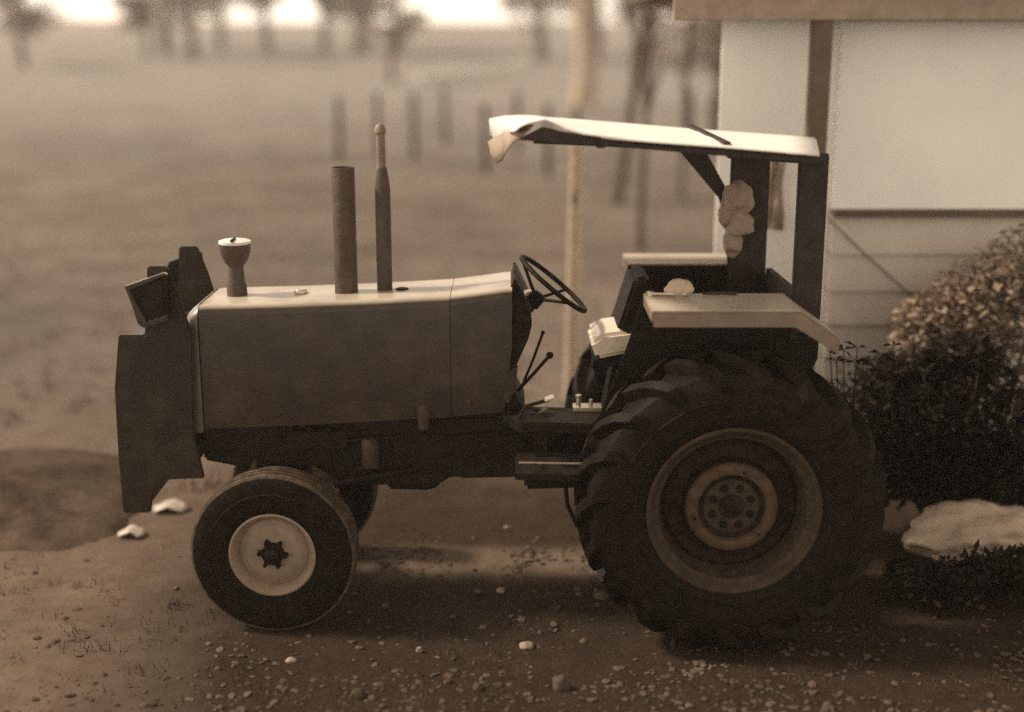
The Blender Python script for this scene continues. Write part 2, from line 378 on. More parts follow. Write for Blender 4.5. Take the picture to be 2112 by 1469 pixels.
# ---- pale timber post standing behind the tractor
bm = bmesh.new(); g = Vector((.585, 5.2, 0)); zt = 2.62
g0 = P(1181, 700, 5.2)
pts = [(g0.x - .015, 5.2, -.2), (g0.x, 5.2, 1.0), (g0.x + .01, 5.2, 2.05), (g0.x + .012, 5.2, 2.35)]
tube(bm, pts, [.068, .064, .058, .054], 14)
po = fin('timber_post', bm, M['wood'], smooth=40)
tag(po, 'tall pale round timber post standing in the field behind the steering wheel', 'post')
bm = bmesh.new(); q = P(1185, 412, 5.13); box(bm, q, (.025, .02, .09)); fin('staple', bm, M['dark'], po)

# ---- far odds and ends: white marker posts, low wall, shed
def marker(px, y0, y1, wpx, lab):
    g = GZ(px, y1); h = P(px, y0, g.y).z - g.z; w_ = wpx / F * (g.y - CAM_Y)
    bm = bmesh.new(); box(bm, (g.x, g.y, g.z + h / 2), (w_, w_, h)); o = fin('marker_post', bm, M['white'], bevel=w_ * .12); tag(o, lab, 'marker post'); return o
marker(815, 180, 236, 13, 'white marker post in the field above the tall thin stack')
marker(1267, 218, 234, 8, 'tiny white marker post showing just above the canopy roof')
bm = bmesh.new(); wv = [GZ(862, 170), GZ(985, 154), GZ(1088, 146)]
for p0, p1 in zip(wv, wv[1:]):
    d = (p1 - p0).normalized(); s = Vector((-d.y, d.x, 0)) * .2
    q = [p0 - s, p1 - s, p1 + s, p0 + s]
    lo = [bm.verts.new(v + Vector((0, 0, -.1))) for v in q]; hi = [bm.verts.new(v + Vector((0, 0, .42))) for v in q]
    bm.faces.new(lo); bm.faces.new(hi[::-1])
    for i in range(4): bm.faces.new((lo[i], lo[(i + 1) % 4], hi[(i + 1) % 4], hi[i]))
tag(fin('low_wall', bm, M['white']), 'long low pale wall crossing the far end of the field', 'wall')
sh = empty('shed'); tag(sh, 'tiny pale shed beside the end of the low wall', 'shed'); g = GZ(1074, 143)
k = (g.y - CAM_Y) / F
bm = bmesh.new(); box(bm, (g.x, g.y, g.z + 14 * k), (30 * k, 24 * k, 28 * k)); fin('wall', bm, M['white'], sh)
bm = bmesh.new(); prism(bm, [(g.x - 19 * k, g.z + 28.1 * k), (g.x + 19 * k, g.z + 28.1 * k), (g.x, g.z + 38 * k)], g.y - 14 * k, g.y + 14 * k); fin('roof', bm, M['trim'], sh)

# ================================================================= HOUSE
HY = 3.0
house = empty('house'); tag(house, 'white walled house with brown corner post and lapped boards behind the tractor', 'house')
xl = P(1482, 300, HY).x; xr = 9.0; eave = 3.375
xp = P(1716, 430, HY).x
bm = bmesh.new(); pl = [(xl, HY + .05), (xr, HY + .05), (xr, HY + 4.05), (xl + 1.0, HY + 4.05)]; A = [bm.verts.new((x, y, -.2)) for x, y in pl]; B = [bm.verts.new((x, y, eave)) for x, y in pl]; bm.faces.new(A); bm.faces.new(B[::-1])
for i in range(4): bm.faces.new((A[i], A[(i + 1) % 4], B[(i + 1) % 4], B[i]))
fin('wall', bm, M['wall'], house, bevel=.01)
# broad flush upper panel right of the post, then lapped boards below
zb = P(1800, 436, HY - .04).z
bm = bmesh.new(); box(bm, ((xp + xr) / 2, HY + .02, (zb + eave) / 2), (xr - xp, .06, eave - zb - .02)); fin('upper_panel', bm, M['wall'], house, bevel=.004)
zt = P(1800, 446, HY - .05).z; zs = [zt] + [P(1760, v, HY - .03).z for v in (521, 597, 666, 735, 803, 870, 935)] + [0]
bm = bmesh.new()
for i in range(len(zs) - 1):                      # each board tapers and laps the next
    z1, z0 = zs[i], zs[i + 1] - .012
    q = [(HY + .04, z1), (HY - .004, z1), (HY - .034, z0), (HY + .04, z0)]
    A = [bm.verts.new((xp, y, z)) for y, z in q]; B = [bm.verts.new((xr, y, z)) for y, z in q]
    bm.faces.new(A); bm.faces.new(B[::-1])
    for j in range(4): bm.faces.new((A[j], B[j], B[(j + 1) % 4], A[(j + 1) % 4]))
fin('lapped_boards', bm, M['siding'], house, smooth=0)
bm = bmesh.new(); box(bm, ((xp + xr) / 2, HY - .035, (zb + zt) / 2 + .002), (xr - xp, .09, abs(zb - zt) + .02)); fin('rail', bm, M['trim'], house, bevel=.004)
bm = bmesh.new(); a = P(1662, 300, HY - .35).x; c = P(1701, 300, HY - .35).x
box(bm, ((a + c) / 2, HY - .35, eave / 2 - .1), (c - a, .13, eave + .2)); fin('post', bm, M['trim'], house, bevel=.008)
bm = bmesh.new(); box(bm, ((xl + xr) / 2 - .1, HY - .42, eave + .09), (xr - xl + .6, .05, .20)); fin('fascia', bm, M['wood'], house, bevel=.005)
bm = bmesh.new(); prism(bm, [(xl - .35, eave + .19), (xr + .3, eave + .19), (xr + .3, eave + .25), (xl - .35, eave + .25)], HY - .5, HY + 4.4); fin('roof', bm, M['bark'], house)
bm = bmesh.new(); box(bm, ((xl + xr) / 2, HY - .2, eave + .012), (xr - xl + .4, .38, .02)); fin('soffit', bm, M['trim'], house)

# pale cloth hanging on the white wall, and a thin cord
bm = bmesh.new(); a = P(1586, 322, HY - .03); c = P(1612, 474, HY - .03); nxs, nzs = 9, 22; grid = []
for j in range(nzs):
    t = j / (nzs - 1); row = []
    for i in range(nxs):
        u = i / (nxs - 1); wd = 1 - .12 * math.sin(t * 5)
        row.append(bm.verts.new((a.x + (c.x - a.x) * (u * wd), HY - .045 - .018 * math.sin(u * 9 + t * 4) - .012 * math.sin(t * 11), a.z + (c.z - a.z) * t + .01 * math.sin(u * 6))))
    grid.append(row)
for j in range(nzs - 1):
    for i in range(nxs - 1): bm.faces.new((grid[j][i], grid[j][i + 1], grid[j + 1][i + 1], grid[j + 1][i]))
o = fin('hanging_cloth', bm, M['cloth'], smooth=180); sm = o.modifiers.new('thick', 'SOLIDIFY'); sm.thickness = .006
tag(o, 'narrow crumpled brown cloth hanging on the white wall between the canopy posts', 'cloth')
bm = bmesh.new(); a = P(1709, 452, HY - .06); c = P(1880, 610, HY - .06); tube(bm, [a, (a + c) / 2 + Vector((0, 0, -.01)), c], .006, 6)
tag(fin('cord', bm, M['trim']), 'thin cord running slantwise across the lapped boards', 'cord')

# ================================================================= TRACTOR
T = empty('tractor'); tag(T, 'old dark farm tractor with flat sheet canopy and wide rear fenders', 'tractor')
YC = .97; YN, YF = .67, 1.27            # hood sides
def loft(stations, Y0, Y1, r, seg=6):   # stations: (x, ztop, zbottom)
    bm = bmesh.new(); rings = []
    for x, zt, zb in stations:
        ring = [(Y0, zb)] 
        for k in range(seg + 1):
            a = math.pi / 2 * k / seg; ring.append((Y0 + r - r * math.cos(a), zt - r + r * math.sin(a)))
        for k in range(seg + 1):
            a = math.pi / 2 * k / seg; ring.append((Y1 - r + r * math.sin(a), zt - r + r * math.cos(a)))
        ring.append((Y1, zb)); rings.append([bm.verts.new((x, y, z)) for y, z in ring])
    n = len(rings[0])
    for A, B in zip(rings, rings[1:]):
        for k in range(n): bm.faces.new((A[k], B[k], B[(k + 1) % n], A[(k + 1) % n]))
    bm.faces.new(rings[0]); bm.faces.new(rings[-1][::-1]); return bm
def st(px, yt, yb, Y=YN): return (P(px, 740, Y).x, P(px, yt, Y + .03).z, P(px, yb, Y).z)
# --- bonnet
hood = fin('hood', loft([st(414, 631, 885), st(430, 629, 884), st(600, 625, 878), st(760, 619, 870), st(928.6, 610, 861)], YN, YF, .055), M['paint'], T, smooth=40)
rear = fin('rear_hood', loft([st(930, 609.5, 860), st(990, 602, 855), st(1040, 595, 850), st(1056, 594, 720)], YN + .002, YF - .002, .052), M['paint'], T, smooth=40)
fin('front_cowl', loft([st(384, 668, 892), st(389, 648, 892), st(400, 637, 892), st(412, 629.5, 891)], YN - .012, YF + .012, .09), M['cowl'], T, smooth=40)
def cap(name, px, py, r, h, m, Y):
    c = P(px, py, Y); bm = bmesh.new(); lathe(bm, [(r * .9, -.03), (r, 0), (r, h * .7), (r * .85, h)], c, 'z', 20); return fin(name, bm, m, T, 40)
topz = P(620, 625, YN + .03).z
def top_at(px, Y): # point on the bonnet top
    z = topz + (px - 600) / 325 * .012
    return Vector((P(px, 600, Y).x, Y, z))
for (px, m, r, Y) in ((620, M['chrome'], .040, .98), (830, M['black'], .040, .97)):
    c = top_at(px, Y); bm = bmesh.new(); lathe(bm, [(r * .7, -.03), (r * .8, .004), (r, .006), (r, .018), (r * .8, .026)], c, 'z', 20)
    fin('filler_cap', bm, m, T, 40)
# --- scuttle and dashboard
fin('scuttle', pprism([(1050, 600), (1060, 580), (1092, 641), (1098, 668), (1090, 700), (1062, 762), (1054, 800), (1085, 856), (1000, 862), (1000, 700), (1030, 640)], YN + .04, YN + .04, YF - .04), M['dark'], T, bevel=.012)
fin('instrument_panel', pprism([(1057, 574), (1064, 573), (1096, 640), (1089, 645)], YN + .05, YN + .015, YF - .015), M['dark'], T, bevel=.006)
bm = bmesh.new()
for k in range(3):
    bm = bmesh.new(); q = P(1072 + 3 * k, 596 + 8 * k, .8); lathe(bm, [(.001, -.02), (.035, -.015), (.035, 0)], Vector((q.x + .02, .82 + .14 * k, q.z - .02)), 'z', 14)
    fin('gauge', bm, M['chrome'], T)
# --- steering wheel: tilted ring, dished hub, three spokes, column
sw0 = P(1075, 531, YC); sw1 = P(1207, 640, YC); sc = (sw0 + sw1) / 2; ax = (sw1 - sw0); rad = ax.length / 2 * .985; ax.normalize()
ay = Vector((0, 1, 0)); an = ax.cross(ay); an = an if an.z > 0 else -an
steer = empty('steering_wheel'); steer.parent = T
bm = bmesh.new(); tube(bm, [sc + ax * rad * math.cos(a) + ay * rad * math.sin(a) for a in [2 * math.pi * k / 48 for k in range(48)]], .0145, 10, True); fin('rim', bm, M['black'], steer, 60)
hub = sc - an * .125 - ax * .02
bm = bmesh.new(); tube(bm, [hub - an * .05, hub + an * .02, hub + an * .035], [.045, .045, .03], 16); fin('hub', bm, M['black'], steer, 40)
for a in (R(180), R(62), R(-62)):
    e = sc + ax * rad * math.cos(a) + ay * rad * math.sin(a); bm = bmesh.new()
    tube(bm, [hub, hub + (e - hub) * .25 - an * .004, e], [.012, .010, .009], 8); fin('spoke', bm, M['black'], steer)
bm = bmesh.new(); cb = P(1045, 740, YC); tube(bm, [hub - an * .03, hub - an * .22, cb], [.032, .04, .05], 14); fin('steering_column', bm, M['dark'], T)
# --- levers, pedals and the driver's platform
def lever(p0, p1, r, knob, m='black'):
    bm = bmesh.new(); tube(bm, [p0, (p0 + p1) / 2 + Vector((.006, 0, .004)), p1], r, 8)
    o = fin('lever', bm, M[m], T)
    if knob:
        bm = bmesh.new(); bmesh.ops.create_uvsphere(bm, u_segments=12, v_segments=8, radius=knob); bmesh.ops.translate(bm, vec=p1, verts=bm.verts); fin('knob', bm, M['black'], o, 180)
lever(P(1075, 800, .9), P(1120, 686, .9), .008, .012); lever(P(1068, 806, .82), P(1134, 733, .82), .010, .021)
fin('column_bracket', pprism([(1050, 760), (1068, 752), (1062, 800), (1048, 830), (1036, 815)], .72, .66, .72), M['rim'], T, bevel=.004)
fin('platform', pprism([(1080, 842), (1245, 846), (1245, 868), (1080, 862)], .62, .34, .66), M['dark'], T, bevel=.008)
def pedal(px, py, Y, m):
    q = P(px, py, Y); bm = bmesh.new(); box(bm, q, (.055, .08, .010), Matrix.Rotation(R(-20), 3, 'Y')); o = fin('pedal', bm, m, T, bevel=.004)
    bm = bmesh.new(); tube(bm, [q + Vector((.0, 0, -.01)), P(1085, 838, Y), P(1070, 862, Y)], .011, 8); fin('arm', bm, M['dark'], o)
pedal(1133, 821, .62, M['chrome']); pedal(1120, 846, .50, M['rim'])
bm = bmesh.new(); q = P(1193, 838, .60); lathe(bm, [(.014, -.03), (.014, .055), (.018, .056), (.018, .066)], q, 'z', 12); box(bm, q + Vector((.05, .02, -.012)), (.16, .10, .022)); lathe(bm, [(.012, -.01), (.012, .03)], q + Vector((.07, 0, .01)), 'z', 12)
fin('latch', bm, M['chrome'], T, bevel=.003)
# step and bracket below the platform
fin('step', pprism([(1062, 953), (1200, 955), (1205, 968), (1062, 966)], .42, .22, .60), M['dark'], T, bevel=.004)
bm = bmesh.new(); a = P(1070, 954.5, .218); c = P(1200, 956.5, .218); tube(bm, [a, c], .0055, 6); fin('step_edge', bm, M['chrome'], T)
fin('step_hanger', pprism([(1100, 870), (1130, 870), (1128, 956), (1104, 956)], .55, .52, .57), M['dark'], T, bevel=.004)
# --- engine, gearbox, rear axle
fin('engine_block', pprism([(420, 872), (1000, 858), (1085, 900), (1085, 985), (960, 988), (932, 984), (905, 1000), (780, 1002), (700, 992), (640, 960), (500, 965), (420, 950)], .74, .74, 1.2), M['dark'], T, bevel=.015)
fin('gearbox', pprism([(1080, 850), (1300, 846), (1560, 880), (1620, 960), (1560, 1040), (1340, 1020), (1180, 965), (1080, 968)], 1.12, .74, 1.20), M['black'], T, bevel=.02)
bm = bmesh.new(); cR = Vector((1.165, 0, .83)); tube(bm, [(cR.x, .30, cR.z), (cR.x, .42, cR.z), (cR.x, .55, cR.z), (cR.x, 1.39, cR.z), (cR.x, 1.55, cR.z), (cR.x, 1.64, cR.z)], [.10, .10, .15, .15, .10, .10], 20); fin('rear_axle', bm, M['black'], T, 40)
bm = bmesh.new(); q = P(762, 940, .62); lathe(bm, [(.05, -.085), (.052, -.07), (.052, .07), (.04, .085)], Vector((q.x, .68, q.z)), 'z', 20); fin('oil_filter', bm, M['rim'], T, 40)
bm = bmesh.new(); q = P(873, 845, .64); lathe(bm, [(.03, -.12), (.04, -.02), (.036, .01), (.02, .022)], Vector((q.x, .67, q.z)), 'z', 18); fin('sediment_bowl', bm, M['rim_mid'], T, 40)
bm = bmesh.new(); q = P(966, 834, .64); lathe(bm, [(.012, -.03), (.024, .0), (.02, .02)], Vector((q.x, .68, q.z)), 'z', 14); fin('plug', bm, M['rim_mid'], T, 40)
bm = bmesh.new(); tube(bm, [P(873, 880, .68), P(900, 905, .66), P(980, 900, .68), P(1060, 890, .69)], .009, 8); tube(bm, [P(560, 905, .70), P(700, 912, .66), P(762, 905, .67), P(840, 900, .68)], .008, 8); fin('fuel_line', bm, M['dark'], T)
bm = bmesh.new(); box(bm, P(655, 905, .70), (.34, .09, .10)); 
for k in range(4): tube(bm, [P(600 + 38 * k, 880, .69), P(600 + 38 * k, 902, .69)], .02, 10)
fin('injection_pump', bm, M['dark'], T, bevel=.006)
fin('oil_sump', pprism([(800, 985), (910, 985), (905, 1006), (880, 1012), (800, 1010)], .80, .80, 1.14), M['black'], T, bevel=.012)
bm = bmesh.new(); tube(bm, [P(1165, 990, .60), P(1170, 1040, .60), P(1190, 1085, .58), P(1230, 1090, .58)], .013, 8); fin('brake_rod', bm, M['dark'], T)
# --- nose: side plates, weight block, headlamp in its frame
for Y in (.60, 1.30):
    fin('nose_plate', pprism([(305, 549), (346, 548), (372, 610), (398, 690), (402, 892), (424, 985), (338, 988), (318, 1018), (312, 1056), (256, 1056), (246, 940), (238, 800), (246, 690), (300, 690)], .62, Y, Y + .02), M['nose'], T, bevel=.008)
fin('weight_block', pprism([(250, 705), (296, 700), (300, 690), (384, 690), (394, 890), (396, 975), (336, 978), (312, 1012), (306, 1048), (262, 1048), (252, 940), (243, 800)], .63, .625, 1.295), M['nose'], T, bevel=.035, seg=4)
hl = fin('headlamp', pprism([(268, 592), (344, 566), (350, 650), (306, 668), (292, 668)], .57, .50, .597), M['dark'], T, bevel=.012)
fin('bezel', pprism([(258, 590), (338, 562), (346, 566), (268, 598), (304, 664), (346, 650), (347, 660), (300, 676), (290, 672)], .50, .485, .52), M['paint'], hl, bevel=.003)
hl2 = fin('headlamp', pprism([(268, 592), (344, 566), (350, 650), (306, 668), (292, 668)], .57, 1.325, 1.42), M['dark'], T, bevel=.012)
bm = bmesh.new(); box(bm, P(330, 780, .62) + Vector((-.155, .35, 0)), (.02, .56, .34)); fin('grille', bm, M['black'], T, bevel=.004)
# --- stacks on the bonnet
def stack(name, px, ytop, prof, m, Y=YC):
    b0 = P(px, 590, Y); return b0
x0 = P(711, 480, .97).x; zt = P(711, 345, .97).z; r1 = P(735, 480, .97).x - x0
bm = bmesh.new(); lathe(bm, [(r1 * .8, topz - .06), (r1, topz - .02), (r1, zt - .004), (r1 * .985, zt), (r1 * .90, zt), (r1 * .88, zt - .12)], (x0, .97, 0), 'z', 28); fin('exhaust_stack', bm, M['pipe'], T, 40)
x0 = P(791, 480, .99).x; r1 = P(807, 480, .99).x - x0
zz = lambda v: P(791, v, .99).z
bm = bmesh.new(); lathe(bm, [(r1 * .8, topz - .06), (r1, topz - .01), (r1, zz(395)), (r1 * .9, zz(376)), (r1 * .66, zz(352)), (r1 * .62, zz(345))], (x0, .99, 0), 'z', 24); up = fin('intake_stack', bm, M['pipe'], T, 40)
bm = bmesh.new(); lathe(bm, [(r1 * .58, zz(350)), (r1 * .56, zz(274))], (x0 - .004, .99, 0), 'z', 18); fin('upper_pipe', bm, M['pipe_pale'], up, 40)
bm = bmesh.new(); lathe(bm, [(r1 * .5, zz(276)), (r1 * .74, zz(274)), (r1 * .74, zz(266)), (r1 * .5, zz(258)), (r1 * .12, zz(254))], (x0 - .006, .99, 0), 'z', 18); fin('rain_cap', bm, M['pipe_pale'], up, 40)
x0 = P(486, 540, .97).x; s = P(517, 500, .97).x - x0; zz = lambda v: P(486, v, .97).z
pc = empty('air_precleaner'); pc.parent = T
bm = bmesh.new(); lathe(bm, [(s * .66, topz - .05), (s * .62, zz(592)), (s * .50, zz(575)), (s * .48, zz(548)), (s * .70, zz(540)), (s * .93, zz(522)), (s * .98, zz(503))], (x0, .97, 0), 'z', 28); fin('bowl', bm, M['pipe'], pc, 40)
bm = bmesh.new(); lathe(bm, [(s * .9, zz(504)), (s * 1.0, zz(502)), (s * 1.0, zz(497)), (s * .8, zz(494.5)), (s * .12, zz(494)), ], (x0, .97, 0), 'z', 28); fin('lid', bm, M['white'], pc, 40)
bm = bmesh.new(); box(bm, (x0, .97 - s * .45, zz(494) + .004), (.012, s * 1.1, .012)); fin('clip', bm, M['dark'], pc)

# --- wheels
def rear_tyre(side):
    bm = bmesh.new(); w = .21
    prof = [(.43, -.17), (.45, -.195), (.50, -.212), (.512, -.2155), (.516, -.221), (.524, -.2215), (.528, -.217), (.58, -.222), (.60, -.2225), (.603, -.227), (.612, -.227), (.615, -.2225), (.66, -.220), (.71, -.208), (.740, -.190), (.755, -.158), (.764, -.09), (.767, 0)]
    prof = prof + [(r, -t) for r, t in prof[-2::-1]]
    lathe(bm, prof, (0, 0, 0), 'y', 96, cap=False)
    NL = 19
    for sd in (-1, 1):
        for k in range(NL):
            a0 = 2 * math.pi * (k + (.5 if sd > 0 else 0)) / NL
            stn = [(.012, .767, .830, 0), (-.06, .765, .829, -.06), (-.12, .760, .823, -.125), (-.178, .744, .800, -.20), (-.214, .718, .754, -.265), (-.226, .680, .712, -.30)]
            prev = None
            for (y, ri, ro, da) in stn:
                ring = []
                hw = .040 if y > -.2 else .034
                for (r, dh) in ((ri - .02, -hw * 1.25), (ri - .02, hw * 1.25), (ro, hw * .85), (ro, -hw * .85)):
                    a = a0 + da + dh / .8
                    yy = y - (.012 if r == ro and y < -.2 else 0)
                    ring.append(bm.verts.new((r * math.cos(a), sd * -yy if sd > 0 else yy, r * math.sin(a))))
                if prev:
                    for i in range(4): bm.faces.new((prev[i], ring[i], ring[(i + 1) % 4], prev[(i + 1) % 4]))
                else: bm.faces.new(ring)
                prev = ring
            bm.faces.new(prev[::-1])
    return bm
def wheel_rear(Y, flip):
    w_ = empty('rear_wheel'); w_.parent = T; w_.location = (1.165, Y, .83)
    if flip: w_.rotation_euler = (0, 0, math.pi)
    fin('tyre', rear_tyre(flip), M['rubber'], w_, 30)
    bm = bmesh.new(); lathe(bm, [(.438, -.165), (.456, -.198), (.462, -.214), (.448, -.224), (.432, -.214), (.420, -.190), (.405, -.172), (.392, -.168), (.385, -.10), (.368, -.06), (.36, .05), (.385, .17), (.44, .20)], (0, 0, 0), 'y', 80, cap=False); fin('rim', bm, M['rim'], w_, 40)
    bm = bmesh.new(); lathe(bm, [(.375, -.035), (.345, -.055), (.30, -.045), (.262, -.06), (.245, -.13), (.232, -.147), (.205, -.15), (.185, -.143), (.175, -.118), (.165, -.112), (.07, -.112), (.062, -.135), (.02, -.14), (.001, -.14)], (0, 0, 0), 'y', 64, cap=False)
    disc = fin('disc', bm, M['rim_dark'], w_, 40)
    bm = bmesh.new(); lathe(bm, [(.247, -.128), (.240, -.146), (.230, -.153), (.205, -.156), (.184, -.149), (.176, -.128)], (0, 0, 0), 'y', 64, cap=False); fin('hub_ring', bm, M['rim_mid'], w_, 40)
    bm = bmesh.new(); lathe(bm, [(.150, -.108), (.148, -.116), (.06, -.119), (.05, -.130), (.001, -.131)], (0, 0, 0), 'y', 48, cap=False); hc = fin('hub_plate', bm, M['rim'], w_, 40)
    for k in range(8):
        a = R(22.5) + 2 * math.pi * k / 8; bm = bmesh.new(); lathe(bm, [(.001, -.138), (.019, -.136), (.021, -.132), (.021, -.112)], (.108 * math.cos(a), 0, .108 * math.sin(a)), 'y', 6, cap=False); fin('wheel_nut', bm, M['black'], hc, 30)
    for k in range(3):
        a = R(75) + 2 * math.pi * k / 3; bm = bmesh.new(); lathe(bm, [(.001, -.160), (.010, -.159), (.010, -.15)], (.207 * math.cos(a), 0, .207 * math.sin(a)), 'y', 6, cap=False); fin('bolt', bm, M['black'], hc, 30)
    return w_
wheel_rear(.235, False); wheel_rear(1.705, True)
def front_tyre():
    bm = bmesh.new()
    prof = [(.225, -.075), (.235, -.088), (.27, -.104), (.278, -.1055), (.281, -.109), (.287, -.1095), (.290, -.107), (.33, -.112), (.345, -.1125), (.348, -.1155), (.356, -.1155), (.359, -.112), (.385, -.110), (.425, -.102), (.444, -.094), (.440, -.06), (.440, 0)]
    prof = prof + [(r, -t) for r, t in prof[-2::-1]]
    lathe(bm, prof, (0, 0, 0), 'y', 80, cap=False); return bm
def wheel_front(Y, flip):
    w_ = empty('front_wheel'); w_.parent = T; w_.location = (-1.325, Y, .463); w_.rotation_euler = (0, 0, (math.pi if flip else 0) + R(-2))
    fin('tyre', front_tyre(), M['rubber_worn'], w_, 30)
    bm = bmesh.new(); rib = [(.430, -.09), (.4455, -.0945), (.457, -.088), (.459, -.052), (.446, -.049), (.446, -.040), (.462, -.037), (.463, -.010), (.450, -.008), (.450, 0)]; rib = rib + [(r, -t) for r, t in rib[-2::-1]]; lathe(bm, rib, (0, 0, 0), 'y', 80, cap=False); fin('tread', bm, M['tread'], w_, 30)
    bm = bmesh.new(); lathe(bm, [(.226, -.072), (.240, -.090), (.243, -.102), (.232, -.108), (.222, -.098), (.205, -.070), (.196, -.050), (.190, -.020), (.186, .03), (.235, .085)], (0, 0, 0), 'y', 64, cap=False); fin('rim', bm, M['rim_pale'], w_, 40)
    bm = bmesh.new(); lathe(bm, [(.200, -.040), (.185, -.052), (.160, -.058), (.150, -.066), (.12, -.066), (.001, -.066)], (0, 0, 0), 'y', 64, cap=False); fin('disc', bm, M['rim_pale'], w_, 40)
    bm = bmesh.new(); ring = []
    for y, k in ((-.060, 1), (-.098, .95)):             # six-lobed dark hub
        q = []
        for i in range(36):
            a = 2 * math.pi * i / 36; r = .062 + .030 * max(0, math.cos(6 * a + .5)) ** 1.3
            q.append(bm.verts.new((r * k * math.cos(a), y, r * k * math.sin(a))))
        ring.append(q)
    for i in range(36): bm.faces.new((ring[0][i], ring[0][(i + 1) % 36], ring[1][(i + 1) % 36], ring[1][i]))
    bm.faces.new(ring[1]); lathe(bm, [(.045, -.095), (.043, -.125), (.025, -.135), (.001, -.136)], (0, 0, 0), 'y', 20, cap=False)
    hb = fin('hub', bm, M['dark'], w_, 30)
    for k in range(6):
        a = R(-4.8) + 2 * math.pi * k / 6; bm = bmesh.new(); lathe(bm, [(.001, -.112), (.011, -.111), (.012, -.096)], (.074 * math.cos(a), 0, .074 * math.sin(a)), 'y', 6, cap=False); fin('wheel_nut', bm, M['black'], hb, 30)
    return w_
wheel_front(.43, False); wheel_front(1.52, True)
bm = bmesh.new(); tube(bm, [(-1.325, .50, .47), (-1.325, .62, .55), (-1.325, .97, .60), (-1.325, 1.32, .55), (-1.325, 1.44, .47)], [.05, .06, .075, .06, .05], 12); box(bm, (-1.325, .97, .68), (.22, .30, .20)); fin('front_axle', bm, M['dark'], T, bevel=.004)
bm = bmesh.new(); a = P(518, 950, .50); c = P(505, 990, .50); tube(bm, [Vector((-1.325, .55, .56)), P(520, 978, .52)], [.03, .02], 8)
prism(bm, [P(497, 992, .52), P(527, 944, .52), P(532, 990, .52)], .50, .54); fin('steering_arm', bm, M['rim'], T, bevel=.003)
bm = bmesh.new(); tube(bm, [P(690, 1000, .60), P(760, 985, .66), P(860, 968, .72)], .018, 10); fin('drag_link', bm, M['dark'], T)

# --- fenders: flat top, downturned lip, inner panel with slanted front edge
def fender(near):
    fe_ = empty('fender'); fe_.parent = T
    if near: Yo, Yi = .05, .53
    else: Yo, Yi = 1.89, 1.476
    z = P(1500, 642, .05).z; x0 = P(1345, 642, .05).x; x1 = P(1655, 642, .05).x
    e = P(1735, 700, .05); lip = z - P(1500, 676, .05).z; th = .012
    Ya, Yb = min(Yo, Yi), max(Yo, Yi)
    bm = bmesh.new(); prism(bm, [(x0, z), (x1, z), (e.x, e.z), (e.x - .006, e.z - th), (x1 - .004, z - th), (x0, z - th)], Ya, Yb); fin('top', bm, M['fender'], fe_, bevel=.004)
    bm = bmesh.new(); l0, l1 = (Yo + .002, Yo + .012) if near else (Yo - .012, Yo - .002)
    prism(bm, [(x0 + .004, z - th - .001), (x1 - .004, z - th - .001), (e.x - .008, e.z - th - .001), (e.x - .008, e.z - lip * .95), (x1 - .03, z - lip), (x0 + .01, z - lip)], l0, l1); fin('lip', bm, M['fender'], fe_, bevel=.003)
    bm = bmesh.new(); l0, l1 = (Yi - .02, Yi - .004) if near else (Yi + .004, Yi + .02)
    xa = P(1292, 720, .5).x; xb = P(1240, 850, .5).x; xc = P(1690, 700, .5).x; zc = P(1690, 742, .5).z; zb_ = P(1240, 850, .5).z
    prism(bm, [(x0 + .004, z - th - .002), (x1, z - th - .002), (xc, P(1690, 690, .5).z), (xc, zc), (xc - .1, zc - .2), (x1 - .3, zc - .25), (xb + .5, zb_ - .1), (xb, zb_), (xa, P(1292, 720, .5).z)], l0, l1); fin('inner_panel', bm, M['black'], fe_, bevel=.003)
    bm = bmesh.new(); box(bm, (x0 + .006, (Ya + Yb) / 2, z - th - .025), (.010, Yb - Ya - .03, .046)); fin('front_lip', bm, M['fender'], fe_)
    return fe_
fender(True); fender(False)
FZ = P(1500, 642, .05).z
# --- seat
seat = empty('seat'); seat.parent = T
def cushion(pts, Y, Y0, Y1, m, name, par, bev=.03):
    return fin(name, pprism(pts, Y, Y0, Y1), m, par, bevel=bev, seg=4, smooth=50)
cu = cushion([(1216, 700), (1240, 682), (1318, 672), (1318, 716), (1228, 734)], .86, .76, 1.20, M['seat'], 'cushion', seat, .022)
cushion([(1218, 737), (1330, 716), (1330, 742), (1240, 752)], .86, .78, 1.18, M['black'], 'seat_pan', seat, .01)
cushion([(1266, 668), (1302, 560), (1330, 556), (1345, 600), (1340, 690), (1300, 684)], 1.0, .78, 1.20, M['dark'], 'backrest', seat, .02)
fin('pedestal', pprism([(1262, 745), (1330, 740), (1350, 850), (1240, 850)], .95, .86, 1.08), M['black'], seat, bevel=.01)
bm = bmesh.new(); q = P(1266, 694, .80); box(bm, q + Vector((.01, .04, .028)), (.085, .075, .004), Matrix.Rotation(R(-9), 3, 'Y')); fin('label', bm, M['white'], cu)
